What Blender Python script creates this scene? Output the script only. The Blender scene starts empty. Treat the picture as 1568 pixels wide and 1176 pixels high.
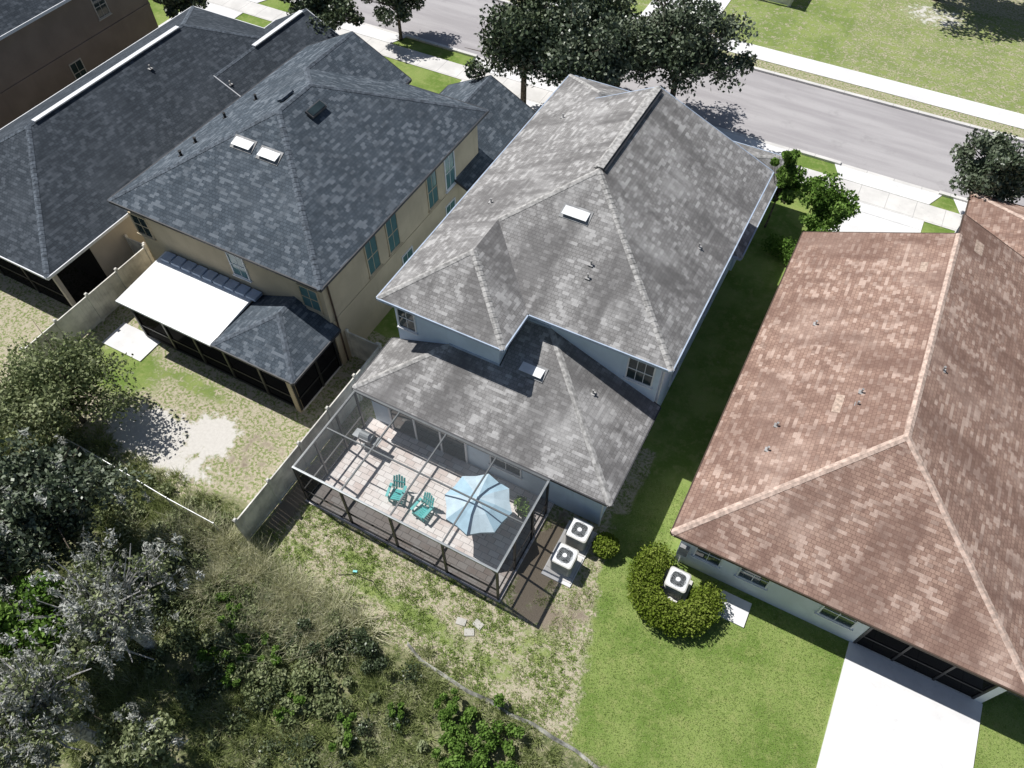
import bpy, math, random
import numpy as np
from mathutils import Vector, Matrix, Euler
random.seed(7); rng=np.random.default_rng(7)
scene=bpy.context.scene
COL=scene.collection

# ------------------------------------------------------------------ materials
class NT:
    def __init__(s,name):
        s.m=bpy.data.materials.new(name); s.m.use_nodes=True
        s.n=s.m.node_tree.nodes; s.l=s.m.node_tree.links
        s.n.clear(); s.out=s.n.new('ShaderNodeOutputMaterial')
    def new(s,t,**k):
        nd=s.n.new(t)
        for a,b in k.items(): setattr(nd,a,b)
        return nd
    def link(s,a,b): s.l.new(a,b)
    def val(s,sock,v):
        if isinstance(v,bpy.types.NodeSocket): s.l.new(v,sock)
        else: sock.default_value=v
    def noise(s,vec,scale,detail=3,rough=.55,dist=0):
        nd=s.new('ShaderNodeTexNoise'); nd.inputs['Scale'].default_value=scale
        nd.inputs['Detail'].default_value=detail; nd.inputs['Roughness'].default_value=rough
        nd.inputs['Distortion'].default_value=dist
        if vec is not None: s.link(vec,nd.inputs['Vector'])
        return nd.outputs['Fac']
    def mix(s,f,a,b,bt='MIX'):
        nd=s.new('ShaderNodeMix',data_type='RGBA',blend_type=bt)
        s.val(nd.inputs[0],f)
        for sock,v in ((nd.inputs[6],a),(nd.inputs[7],b)):
            if isinstance(v,tuple): v=v+(1,) if len(v)==3 else v
            s.val(sock,v)
        return nd.outputs[2]
    def math(s,op,a,b=0.0):
        nd=s.new('ShaderNodeMath',operation=op)
        s.val(nd.inputs[0],a); s.val(nd.inputs[1],b)
        return nd.outputs[0]
    def smooth(s,v,a,b):
        nd=s.new('ShaderNodeMapRange',interpolation_type='SMOOTHSTEP')
        s.val(nd.inputs['Value'],v); nd.inputs['From Min'].default_value=a; nd.inputs['From Max'].default_value=b
        return nd.outputs['Result']
    def pos(s): return s.new('ShaderNodeNewGeometry').outputs['Position']
    def mapv(s,vec,sc):
        nd=s.new('ShaderNodeMapping'); s.link(vec,nd.inputs['Vector']); nd.inputs['Scale'].default_value=sc
        return nd.outputs['Vector']
    def bump(s,h,st,dist=.02):
        nd=s.new('ShaderNodeBump'); nd.inputs['Strength'].default_value=st; nd.inputs['Distance'].default_value=dist
        s.link(h,nd.inputs['Height']); return nd.outputs['Normal']
    def attr(s,name):
        return s.new('ShaderNodeAttribute',attribute_name=name).outputs['Fac']
    def bsdf(s,col,rough=.8,spec=.3,metal=0,normal=None):
        if isinstance(col,tuple): col=col+(1,) if len(col)==3 else col
        if rough>=.85:
            b=s.new('ShaderNodeBsdfDiffuse'); s.val(b.inputs['Color'],col)
            if normal is not None: s.link(normal,b.inputs['Normal'])
            return b.outputs[0]
        b=s.new('ShaderNodeBsdfPrincipled')
        s.val(b.inputs['Base Color'],col); s.val(b.inputs['Roughness'],rough)
        b.inputs['Specular IOR Level'].default_value=spec; b.inputs['Metallic'].default_value=metal
        if normal is not None: s.link(normal,b.inputs['Normal'])
        return b.outputs[0]
    def end(s,sh): s.link(sh,s.out.inputs['Surface']); return s.m

def simple(name,col,rough=.7,spec=.3,metal=0,var=.12,scale=3.0,bump=0):
    t=NT(name); p=t.pos()
    n=t.noise(p,scale,4); d=tuple(c*(1-var*1.6) for c in col); u=tuple(min(1,c*(1+var)) for c in col)
    c=t.mix(t.smooth(n,.3,.7),d,u)
    nb=t.bump(t.noise(p,60,2),bump,.01) if bump else None
    return t.end(t.bsdf(c,rough,spec,metal,nb))

def shingle(name,ca,cb,cc,stain_shade,stain_shade_col,blotch,light=.3):
    t=NT(name); uv=t.new('ShaderNodeUVMap',uv_map='UVMap').outputs['UV']
    def brick(w,off,c1,c2,mort,mc):
        br=t.new('ShaderNodeTexBrick'); t.link(uv,br.inputs['Vector'])
        br.offset=off; br.offset_frequency=2
        br.inputs['Scale'].default_value=1; br.inputs['Brick Width'].default_value=w; br.inputs['Row Height'].default_value=.14
        br.inputs['Mortar Size'].default_value=mort; br.inputs['Mortar Smooth'].default_value=.4
        br.inputs['Color1'].default_value=c1+(1,); br.inputs['Color2'].default_value=c2+(1,); br.inputs['Mortar'].default_value=mc+(1,)
        return br
    br=brick(.17,.5,ca,cb,.008,tuple(c*.6 for c in ca))
    br2=brick(.26,.37,(0,0,0),(1,1,1),0,(0,0,0))
    f2=t.smooth(br2.outputs['Color'],.60,.88)
    big=t.noise(uv,.33,3,.6)
    c=t.mix(t.math('MULTIPLY',f2,blotch),br.outputs['Color'],cc)
    br3=brick(.33,.21,(0,0,0),(1,1,1),0,(0,0,0)); f3=t.smooth(br3.outputs['Color'],.70,.95)
    c=t.mix(t.math('MULTIPLY',f3,blotch*.6),c,tuple(x*.65 for x in ca))
    g=t.noise(uv,30,2); c=t.mix(.45,c,t.mix(g,(.2,.2,.2),(.85,.85,.85)),'OVERLAY')
    c=t.mix(t.math('MULTIPLY',t.smooth(big,.5,.68),light),c,cc)
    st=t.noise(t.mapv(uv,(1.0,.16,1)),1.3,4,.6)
    c=t.mix(t.math('MULTIPLY',t.smooth(st,.46,.70),stain_shade),c,stain_shade_col)
    st2=t.noise(t.mapv(uv,(.55,.20,1)),1.0,4,.62); c=t.mix(t.math('MULTIPLY',t.smooth(st2,.47,.60),stain_shade*.9),c,stain_shade_col)
    h=t.math('ADD',t.math('MULTIPLY',br.outputs['Fac'],-1.0),t.math('MULTIPLY',f2,.4))
    return t.end(t.bsdf(c,.9,.2,0,t.bump(h,.5,.012)))

def stucco(name,col):
    t=NT(name); p=t.pos()
    c=t.mix(t.smooth(t.noise(p,.8,4),.35,.7),tuple(x*.86 for x in col),col)
    st=t.noise(t.mapv(p,(2.5,2.5,.25)),1.5,3); c=t.mix(t.math('MULTIPLY',t.smooth(st,.55,.8),.25),c,tuple(x*.6 for x in col))
    return t.end(t.bsdf(c,.9,.15,0,t.bump(t.noise(p,40,3),.35,.01)))

M={}
M['sh1']=shingle('shingles_grey',(.25,.242,.235),(.32,.312,.305),(.46,.45,.44),.66,(.135,.13,.128),.85,.5)
M['sh2']=shingle('shingles_slate',(.072,.089,.108),(.105,.126,.149),(.185,.21,.238),.3,(.055,.066,.078),.75,.2)
M['sh3']=shingle('shingles_charcoal',(.054,.064,.076),(.075,.087,.102),(.12,.136,.157),.3,(.04,.047,.055),.6,.2)
M['sh5']=shingle('shingles_brown',(.29,.188,.15),(.38,.26,.205),(.52,.395,.33),.6,(.18,.112,.09),.85,.3)  # dark streaks on this roof: algae plus painted-in tree shadow blotches
M['cap1']=simple('ridge_cap_grey',(.41,.40,.385),.9,.2,0,.25,6)
M['cap2']=simple('ridge_cap_slate',(.13,.15,.175),.9,.2,0,.25,6)
M['cap5']=simple('ridge_cap_brown',(.56,.43,.36),.9,.2,0,.2,6)
M['patch']=simple('shingle_patch_tan',(.48,.37,.30),.9,.2,0,.2,9)
M['wall1']=stucco('stucco_blue',(.68,.79,.90))
M['wall2']=stucco('stucco_tan',(.57,.485,.35))
M['wall3']=stucco('stucco_cream',(.58,.53,.46))
M['wall4']=stucco('stucco_brown',(.30,.24,.195))
M['wall5']=stucco('stucco_white',(.80,.84,.88))
M['trim_w']=simple('trim_white',(.76,.77,.79),.5,.4,0,.05)
M['trim_b']=simple('trim_blue',(.42,.50,.62),.5,.4,0,.08)
M['trim_d']=simple('drip_edge_dark',(.05,.05,.055),.5,.4,0,.1)
M['trim_br']=simple('fascia_brown',(.09,.06,.045),.6,.3,0,.1)
M['alu']=simple('aluminium_bronze',(.03,.03,.03),.4,.5,0,.1)
M['alu_l']=simple('aluminium_grey_and_sunlit',(.30,.32,.33),.35,.6,.3,.1)
M['alu_m']=simple('aluminium_mid_grey_and_sunlit',(.13,.14,.145),.4,.6,.2,.1)
M['galv']=simple('galvanised_steel',(.50,.51,.50),.45,.5,.2,.2)
M['white']=simple('white_metal',(.78,.79,.80),.45,.4,0,.06)
M['vinyl']=simple('vinyl_fence',(.68,.66,.60),.6,.4,0,.18,1.5)
M['teal']=simple('teal_plastic',(.12,.54,.52),.4,.5,0,.08)
M['black']=simple('black_metal',(.015,.015,.016),.5,.4,0,.1)
M['darkgrey']=simple('dark_grey_metal',(.09,.09,.095),.5,.4,0,.15)
M['acbody']=simple('ac_beige',(.50,.49,.45),.5,.4,0,.1)
M['silt']=simple('silt_fabric',(.44,.43,.39),.9,.2,0,.4,3)
M['vent_b']=simple('vent_grey',(.30,.30,.30),.6,.3,0,.2)
M['lead']=simple('pipe_lead',(.42,.41,.40),.5,.4,.1,.2)
M['bark']=simple('bark',(.15,.125,.10),.95,.1,0,.35,8,.4)
M['bark_g']=simple('bark_grey',(.50,.485,.465),.95,.1,0,.35,8,.4)
M['terracotta']=simple('terracotta',(.35,.16,.09),.8,.2)
M['umb']=simple('umbrella_fabric',(.46,.66,.78),.9,.1,0,.06)
M['umb2']=simple('umbrella_fabric_pale',(.62,.77,.85),.9,.1,0,.06)
M['blue']=simple('blue_plastic',(.05,.22,.42),.45,.4)
t=NT('window_glass'); p=t.pos()
M['glass']=t.end(t.bsdf(t.mix(t.noise(p,1.2,2),(.012,.02,.022),(.05,.075,.08)),.06,.8))
t=NT('window_blind_glass'); p=t.pos()
M['glass_t']=t.end(t.bsdf(t.mix(t.noise(p,.9,2),(.05,.13,.14),(.13,.24,.25)),.1,.8))
def screen(name,alpha,col):
    t=NT(name); tr=t.new('ShaderNodeBsdfTransparent'); d=t.new('ShaderNodeBsdfDiffuse'); d.inputs[0].default_value=col+(1,)
    mx=t.new('ShaderNodeMixShader'); mx.inputs[0].default_value=alpha
    t.link(tr.outputs[0],mx.inputs[1]); t.link(d.outputs[0],mx.inputs[2]); return t.end(mx.outputs[0])
M['scr_roof']=screen('insect_screen_roof',.16,(.17,.18,.19))
M['scr_wall']=screen('insect_screen_wall',.74,(.016,.019,.017))
M['scr_side']=screen('insect_screen_side',.5,(.02,.022,.02))
M['scr_dark']=screen('insect_screen_dark',.9,(.012,.012,.014))
M['chain']=screen('chain_link_mesh',.14,(.45,.46,.45))
def concrete(name,col,joint=0):
    t=NT(name); p=t.pos()
    c=t.mix(t.smooth(t.noise(p,.7,5,.6),.3,.7),tuple(x*.82 for x in col),col)
    c=t.mix(t.math('MULTIPLY',t.smooth(t.noise(p,5,4),.55,.75),.25),c,tuple(x*.6 for x in col))
    if joint:
        br=t.new('ShaderNodeTexBrick'); t.link(p,br.inputs['Vector']); br.offset=0
        br.inputs['Scale'].default_value=1; br.inputs['Brick Width'].default_value=joint; br.inputs['Row Height'].default_value=joint
        br.inputs['Mortar Size'].default_value=.02
        c=t.mix(t.math('MULTIPLY',br.outputs['Fac'],.5),c,tuple(x*.4 for x in col))
    return t.end(t.bsdf(c,.9,.2))
M['conc']=concrete('concrete_bright',(.82,.81,.80))
M['walk']=concrete('concrete_walk',(.72,.70,.67),1.5)
M['stone']=concrete('weathered_stone',(.54,.52,.47))
t=NT('asphalt_worn'); p=t.pos()
c=t.mix(t.smooth(t.noise(t.mapv(p,(.12,1,1)),1.1,4,.6),.35,.65),(.37,.35,.355),(.46,.44,.44))
c=t.mix(t.math('MULTIPLY',t.smooth(t.noise(p,25,2),.4,.7),.35),c,(.28,.27,.27))
c=t.mix(t.math('MULTIPLY',t.smooth(t.noise(p,.5,5,.7),.56,.7),.4),c,(.27,.26,.26))
M['asph']=t.end(t.bsdf(c,.9))
t=NT('paver_brick'); p=t.pos()
br=t.new('ShaderNodeTexBrick'); t.link(p,br.inputs['Vector']); br.offset=.5
for k,v in (('Scale',1),('Brick Width',.42),('Row Height',.24),('Mortar Size',.012)): br.inputs[k].default_value=v
br.inputs['Color1'].default_value=(.66,.56,.51,1); br.inputs['Color2'].default_value=(.86,.81,.77,1); br.inputs['Mortar'].default_value=(.38,.35,.33,1)
c=t.mix(t.math('MULTIPLY',t.smooth(t.noise(p,1.2,4),.45,.65),.5),br.outputs['Color'],(.87,.83,.80))
M['paver']=t.end(t.bsdf(c,.9,.2))
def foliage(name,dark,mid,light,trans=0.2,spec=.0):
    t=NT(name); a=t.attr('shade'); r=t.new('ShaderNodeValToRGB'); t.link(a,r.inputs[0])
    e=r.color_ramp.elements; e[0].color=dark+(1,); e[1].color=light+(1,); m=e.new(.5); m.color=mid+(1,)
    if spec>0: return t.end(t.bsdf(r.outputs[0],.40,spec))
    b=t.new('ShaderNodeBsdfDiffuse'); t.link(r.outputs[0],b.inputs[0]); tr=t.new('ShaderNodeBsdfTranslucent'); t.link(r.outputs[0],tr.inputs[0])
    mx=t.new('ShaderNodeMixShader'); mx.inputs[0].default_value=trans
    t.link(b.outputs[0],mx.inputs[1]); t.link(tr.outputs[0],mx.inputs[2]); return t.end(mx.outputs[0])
M['f_oak']=foliage('oak_leaves',(.034,.052,.028),(.09,.12,.066),(.21,.24,.165),0,.5)
M['f_dark']=foliage('dark_leaves',(.022,.038,.017),(.066,.092,.043),(.15,.185,.10),0,.45)
M['f_bright']=foliage('bright_leaves',(.05,.11,.018),(.13,.23,.045),(.25,.37,.10))
M['f_feather']=foliage('feathery_leaves',(.09,.12,.045),(.22,.26,.125),(.42,.45,.27))
M['f_hedge']=foliage('hedge_leaves',(.06,.10,.01),(.16,.22,.03),(.32,.38,.09))
M['f_moss']=foliage('spanish_moss',(.20,.21,.18),(.40,.41,.37),(.62,.62,.58),.1)
M['f_wild']=foliage('wild_grass_blades',(.11,.16,.045),(.29,.33,.13),(.62,.60,.42))
M['f_lawn']=foliage('lawn_blades',(.14,.21,.045),(.25,.34,.09),(.38,.44,.18))
M['f_dry']=foliage('dry_lawn_blades',(.15,.22,.05),(.32,.34,.15),(.60,.54,.39))

# ------------------------------------------------------------------ mesh builder
def empty(name,loc=(0,0,0)):
    o=bpy.data.objects.new(name,None); o.location=loc; COL.objects.link(o); return o
class MB:
    def __init__(s): s.v=[];s.f=[];s.mi=[];s.mats=[]
    def m(s,key):
        if key not in s.mats: s.mats.append(key)
        return s.mats.index(key)
    def add(s,vs,fs,key):
        b=len(s.v); s.v+= [tuple(x) for x in vs]; k=s.m(key)
        for f in fs: s.f.append([b+i for i in f]); s.mi.append(k)
    def box(s,a,b,key):
        x0,y0,z0=a;x1,y1,z1=b
        s.add([(x0,y0,z0),(x1,y0,z0),(x1,y1,z0),(x0,y1,z0),(x0,y0,z1),(x1,y0,z1),(x1,y1,z1),(x0,y1,z1)],
              [(0,3,2,1),(4,5,6,7),(0,1,5,4),(1,2,6,5),(2,3,7,6),(3,0,4,7)],key)
    def obox(s,c,size,rot,key,M4=None,taper=1.0):
        R=Euler(rot).to_matrix(); sx,sy,sz=[q/2 for q in size]; vs=[]
        for z in(-sz,sz):
            tt=taper if z>0 else 1
            for x,y in((-sx,-sy),(sx,-sy),(sx,sy),(-sx,sy)):
                p=R@Vector((x*tt,y*tt,z))+Vector(c)
                if M4: p=M4@p
                vs.append(p)
        s.add(vs,[(0,3,2,1),(4,5,6,7),(0,1,5,4),(1,2,6,5),(2,3,7,6),(3,0,4,7)],key)
    def tube(s,pts,rs,key,n=8,cap=True):
        vs=[];pts=[Vector(p) for p in pts]
        for i,p in enumerate(pts):
            d=(pts[min(i+1,len(pts)-1)]-pts[max(i-1,0)]).normalized()
            a=d.cross(Vector((0,0,1)) if abs(d.z)<.9 else Vector((1,0,0))).normalized(); b=d.cross(a)
            for k in range(n):
                an=2*math.pi*k/n; vs.append(p+(a*math.cos(an)+b*math.sin(an))*rs[i])
        fs=[]
        for i in range(len(pts)-1):
            for k in range(n):
                k2=(k+1)%n; fs.append((i*n+k,i*n+k2,(i+1)*n+k2,(i+1)*n+k))
        if cap: fs.append(tuple(range(n))[::-1]); fs.append(tuple((len(pts)-1)*n+k for k in range(n)))
        s.add(vs,fs,key)
    def ring(s,c,r0,r1,h,key,n=28):
        vs=[];fs=[]
        for k in range(n):
            a=2*math.pi*k/n
            for r,z in((r0,0),(r1,0),(r1,h),(r0,h)): vs.append((c[0]+r*math.cos(a),c[1]+r*math.sin(a),c[2]+z))
        for k in range(n):
            k2=(k+1)%n
            for j in range(4):
                j2=(j+1)%4; fs.append((k*4+j,k2*4+j,k2*4+j2,k*4+j2))
        s.add(vs,fs,key)
    def build(s,name,parent=None,bevel=0):
        me=bpy.data.meshes.new(name); me.from_pydata(s.v,[],s.f)
        for k in s.mats: me.materials.append(M[k])
        me.polygons.foreach_set('material_index',s.mi)
        me.update(); o=bpy.data.objects.new(name,me); COL.objects.link(o)
        if parent:
            o.parent=parent; o.matrix_parent_inverse=Matrix.Translation(parent.location).inverted()
        if bevel:
            b=o.modifiers.new('bevel','BEVEL'); b.width=bevel; b.segments=2; b.limit_method='ANGLE'
        return o

# ------------------------------------------------------------------ roofs
def roof(parent,name,faces,shing,capm,fascia,thick=.18,cap=True,capw=.26):
    vs=[];idx={};F=[]
    def vi(p):
        k=tuple(round(c,3) for c in p)
        if k not in idx: idx[k]=len(vs); vs.append(Vector(k))
        return idx[k]
    for f in faces: 
        g=[vi(p) for p in f]
        n=Vector((0,0,0))
        for i in range(len(g)): n+=vs[g[i]].cross(vs[g[(i+1)%len(g)]])
        if n.z<0: g=g[::-1]
        F.append(g)
    me=bpy.data.meshes.new(name); nV=len(vs)
    edges={}
    for fi,f in enumerate(F):
        for i in range(len(f)): edges.setdefault(tuple(sorted((f[i],f[(i+1)%len(f)]))),[]).append((fi,f[i],f[(i+1)%len(f)]))
    low=[v-Vector((0,0,thick)) for v in vs]
    allf=list(F); mi=[0]*len(F)
    for e,l in edges.items():
        if len(l)==1:
            _,a,b=l[0]; allf.append([b,a,a+nV,b+nV]); mi.append(1)
    for f in F: allf.append([i+nV for i in f[::-1]]); mi.append(1)
    me.from_pydata([tuple(v) for v in vs+low],[],allf)
    me.materials.append(M[shing]); me.materials.append(M[fascia]); me.polygons.foreach_set('material_index',mi)
    uv=me.uv_layers.new(name='UVMap')
    me.update()
    for p in me.polygons:
        n=p.normal
        if n.z<0 : n=-n
        e=Vector((0,0,1)).cross(n)
        if e.length<1e-4: e=Vector((1,0,0))
        e.normalize(); sd=n.cross(e)
        off=(p.index*3.37)
        for li in p.loop_indices:
            co=me.vertices[me.loops[li].vertex_index].co
            uv.data[li].uv=(co.dot(e)+off,co.dot(sd)+50)
    o=bpy.data.objects.new(name,me); COL.objects.link(o); o.parent=parent
    cb=MB(); db=MB()
    def nrm(fi):
        f=F[fi]; n=Vector((0,0,0))
        for i in range(len(f)): n+=vs[f[i]].cross(vs[f[(i+1)%len(f)]])
        return n.normalized()
    for e,l in edges.items():
        a,b=vs[e[0]],vs[e[1]]; d=(b-a).normalized()
        if len(l)==2:
            n1,n2=nrm(l[0][0]),nrm(l[1][0])
            c1=sum((vs[i] for i in F[l[0][0]]),Vector())/len(F[l[0][0]])
            convex=(c1-a).dot(n2)<-1e-3
            m=(n1+n2).normalized()
            if convex and cap:
                s1=n1.cross(d); s1=s1 if s1.dot(c1-a)>0 else -s1
                c2=sum((vs[i] for i in F[l[1][0]]),Vector())/len(F[l[1][0]])
                s2=n2.cross(d); s2=s2 if s2.dot(c2-a)>0 else -s2
                w=capw/2; L=(b-a).length; ns=max(1,int(L/.22))
                for i in range(ns):
                    p0=a+d*(L*i/ns); p1=a+d*(L*(i+1)/ns)
                    h0,h1=.018,.032
                    q=[p0+m*h0,p1+m*h1,p0+s1*w+n1*.008,p1+s1*w+n1*.02,p0+s2*w+n2*.008,p1+s2*w+n2*.02]
                    cb.add(q,[(0,1,3,2),(0,4,5,1),(1,5,3),(0,2,4)],capm)
        else:
            fi=l[0][0]; c1=sum((vs[i] for i in F[fi]),Vector())/len(F[fi])
            out=d.cross(Vector((0,0,1))); out=out if out.dot(a-c1)>0 else -out
            if out.length<.1: continue
            out.normalize(); g=.05
            q=[a+Vector((0,0,.006)),b+Vector((0,0,.006)),b+out*g+Vector((0,0,.006)),a+out*g+Vector((0,0,.006))]
            q+= [x-Vector((0,0,.11)) for x in q]
            db.add(q,[(0,1,2,3),(4,7,6,5),(2,6,7,3),(0,3,7,4),(1,5,6,2),(0,4,5,1)],fascia)
    if cb.v: cb.build(name+'_ridge_caps',parent)
    if db.v: db.build(name+'_drip_edge',parent)
    return o

def hip(x0,x1,y0,y1,z,s,rear='hip',front='hip'):
    h=(x1-x0)/2; xm=(x0+x1)/2; zr=z+h*s
    ya=y0+h if rear=='hip' else y0; yb=y1-h if front=='hip' else y1
    A=(xm,ya,zr);B=(xm,yb,zr)
    F=[[(x0,y0,z),A,B,(x0,y1,z)],[(x1,y0,z),(x1,y1,z),B,A]]
    if rear=='hip': F.append([(x0,y0,z),(x1,y0,z),A])
    if front=='hip': F.append([(x1,y1,z),(x0,y1,z),B])
    return F
def walls(parent,name,foot,z0,z1,mat):
    n=len(foot); vs=[(x,y,z0) for x,y in foot]+[(x,y,z1) for x,y in foot]
    fs=[(i,(i+1)%n,n+(i+1)%n,n+i) for i in range(n)]+[tuple(range(n,2*n))]
    b=MB(); b.add(vs,fs,mat); return b.build(name,parent)
def window(parent,face,pos,c,z0,z1,w,trim='trim_w',glass='glass',out=1,munt=True,sill=True,nv=1):
    b=MB()
    def bx(u0,u1,za,zb,d0,d1,k):
        a0,a1=sorted((pos+out*d0,pos+out*d1))
        if face=='x': b.box((a0,u0,za),(a1,u1,zb),k)
        else: b.box((u0,a0,za),(u1,a1,zb),k)
    h=w/2; t=.06
    bx(c-h,c+h,z0,z1,-.02,.012,glass)
    bx(c-h-t,c-h,z0-t,z1+t,-.02,.05,trim); bx(c+h,c+h+t,z0-t,z1+t,-.02,.05,trim)
    bx(c-h,c+h,z1,z1+t,-.02,.05,trim); bx(c-h,c+h,z0-t,z0,-.02,.05,trim)
    if munt:
        zm=(z0+z1)/2
        bx(c-h,c+h,zm-.02,zm+.02,.0,.03,trim)
        for i in range(1,nv+1):
            x=c-h+2*h*i/(nv+1); bx(x-.012,x+.012,z0,z1,.0,.022,trim)
    if sill: bx(c-h-.12,c+h+.12,z0-t-.06,z0-t,-.02,.09,trim)
    return b.build('window',parent)

# ================================================================== MAIN HOUSE
H1=empty('two_storey_blue_house')
E=5.6; x0,x1=-14.0,-2.55; xm=(x0+x1)/2; s=.5; zr=E+s*(x1-x0)/2; yh=17.1+(x1-x0)/2
bx1=-8.4; bm=(x0+bx1)/2; bz=E+s*(bx1-x0)/2; bh=(bx1-x0)/2
R=[[(x0,15.1,E),(bm,15.1+bh,bz),(bm,17.1+bh,bz),(xm,yh,zr),(xm,29.3,zr),(bm,29.3,bz),(bm,29.9,bz),(x0,32.7,E)],
   [(x0,15.1,E),(bx1,15.1,E),(bm,15.1+bh,bz)],
   [(bx1,15.1,E),(bx1,17.1,E),(bm,17.1+bh,bz),(bm,15.1+bh,bz)],
   [(bx1,17.1,E),(x1,17.1,E),(xm,yh,zr),(bm,17.1+bh,bz)],
   [(x1,17.1,E),(x1,29.9,E),(xm,29.3,zr),(xm,yh,zr)],
   [(bm,29.3,bz),(bx1,29.3,E),(bx1,32.7,E),(bm,29.9,bz)],
   [(bx1,32.7,E),(x0,32.7,E),(bm,29.9,bz)]]
roof(H1,'upper_roof',R,'sh1','cap1','trim_b')
W=.42
walls(H1,'upper_walls',[(x0+W,15.1+W),(bx1-W,15.1+W),(bx1-W,17.1+W),(x1-W,17.1+W),(x1-W,29.2),(bx1-W,29.2),(bx1-W,32.2),(x0+W,32.2)],0,E-.15,'wall1')
b=MB(); b.add([(x1-W,29.2,E-.2),(bm,29.2,E-.2),(bm,29.2,bz-.1),(xm,29.2,zr-.12)],[(0,1,2,3)],'wall1'); b.build('front_gable_wall',H1)
LZ=2.7; ls=.42
lx0,lx1=-14.0,-2.67; ly=12.6; yw=17.52; d=yw-ly; zt=LZ+ls*d; yb=15.52; db_=yb-ly; zb=LZ+ls*db_
R=[[(lx0,ly,LZ),(lx1,ly,LZ),(lx1-d,yw,zt),(bx1-W,yw,zt),(bx1-W,yb,zb),(lx0+db_,yb,zb)],
   [(lx1,ly,LZ),(lx1,yw,LZ),(lx1-d,yw,zt)],
   [(lx0,ly,LZ),(lx0+db_,yb,zb),(lx0,yb,LZ)]]
roof(H1,'lower_roof',R,'sh1','cap1','trim_d')
walls(H1,'lower_walls',[(lx0+W,ly+W),(lx1-W+.02,ly+W),(lx1-W+.02,17.6),(lx0+W,17.6)],0,LZ-.1,'wall1')
b=MB(); b.box((bx1-W,yw-.03,zt-.02),(lx1-d,yw+.0,zt+.12),'trim_b'); b.box((lx0+db_,yb-.03,zb-.02),(bx1-W+.02,yb,zb+.1),'trim_b'); b.build('flashing',H1)
R=hip(-8.3,-2.4,27,35.3,2.8,.42); roof(H1,'garage_roof',R,'sh1','cap1','trim_b')
walls(H1,'garage_walls',[(-7.9,29),(-2.85,29),(-2.85,34.9),(-7.9,34.9)],0,2.65,'wall1')
window(H1,'y',15.52,-13.05,3.85,5.05,.75,'trim_w','glass',-1,True,True,1)
window(H1,'y',17.52,-3.75,3.75,4.95,1.0,'trim_w','glass',-1,True,True,2)
b=MB(); b.box((-12.6,12.97,.12),(-9.0,13.01,2.2),'glass')
for xx in (-12.65,-11.45,-10.2,-9.0): b.box((xx-.04,12.93,.08),(xx+.04,13.0,2.25),'trim_w')
b.box((-12.69,12.93,2.2),(-8.96,13.0,2.28),'trim_w'); b.build('sliding_door',H1)
window(H1,'y',13.02,-7.2,1.0,2.1,1.3,'trim_w','glass',-1,True,True,1)
window(H1,'x',lx1-W+.02,15.0,1.1,2.1,.9,'trim_w','glass',1)
for yy in (19.5,24.0,27.2): window(H1,'x',x1-W,yy,3.7,4.9,.9,'trim_w','glass',1)
for yy in (20.5,25.0): window(H1,'x',x1-W,yy,1.1,2.2,.9,'trim_w','glass',1)
for yy in (18,22,26.5): window(H1,'x',x0+W,yy,3.7,4.9,.9,'trim_w','glass',-1)
b=MB(); b.tube([(x1-W+.06,17.75,.1),(x1-W+.06,17.75,5.4)],[.04,.04],'trim_w'); b.tube([(lx1-.35,12.95,.1),(lx1-.35,12.95,2.6)],[.035,.035],'trim_w')
b.box((lx1-W+.02,13.6,1.0),(lx1-W+.14,13.95,1.6),'vent_b'); b.build('downpipes',H1)
def pipe_vent(parent,x,y,z,h=.2,r=.035,key='lead'):
    b=MB(); b.tube([(x,y,z-.1),(x,y,z+h)],[r,r],key,10); b.ring((x,y,z+h-.02),r*.6,r*1.25,.03,key,10)
    b.obox((x,y,z+.0),(.2,.2,.03),(0,0,0),key); b.build('pipe_vent',parent)
def box_vent(parent,x,y,z,w,dp,slope_rot,key='white'):
    b=MB(); Mx=Matrix.Translation((x,y,z))@Euler(slope_rot).to_matrix().to_4x4()
    b.obox((0,0,.015),(w+.2,dp+.2,.02),(0,0,0),'vent_b',Mx)
    q=[(-w/2,-dp/2,.16),(w/2,-dp/2,.16),(w/2,dp/2,.05),(-w/2,dp/2,.05),(-w/2,-dp/2,.12),(w/2,-dp/2,.12),(w/2,dp/2,.0),(-w/2,dp/2,.0)]
    b.add([Mx@Vector(v) for v in q],[(0,1,2,3),(4,7,6,5),(0,4,5,1),(1,5,6,2),(2,6,7,3),(3,7,4,0)],key)
    b.obox((0,-dp/2+.06,.07),(w-.1,.05,.12),(0,0,0),'black',Mx); b.build('box_vent',parent)
a5=math.atan(.5)
box_vent(H1,-8.35,21.02,7.56,1.05,.42,(a5,0,0)); box_vent(H1,-7.52,15.81,4.06,.95,.4,(math.atan(.42),0,0))
for q in [(-6.96,19.51,6.8),(-6.86,19.04,6.57),(-12.17,27.92,6.51),(-12.26,21.2,6.47),(-3.76,23.02,6.2),(-5.08,16.18,3.72)]: pipe_vent(H1,*q)
b=MB(); b.obox((xm,26.0,zr+.05),(.30,6.2,.05),(0,0,0),'cap1'); b.obox((xm+.19,26.0,zr-.02),(.12,6.2,.04),(0,.46,0),'trim_d'); b.obox((xm-.19,26.0,zr-.02),(.12,6.2,.04),(0,-.46,0),'cap1'); b.build('ridge_vent',H1)

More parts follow.
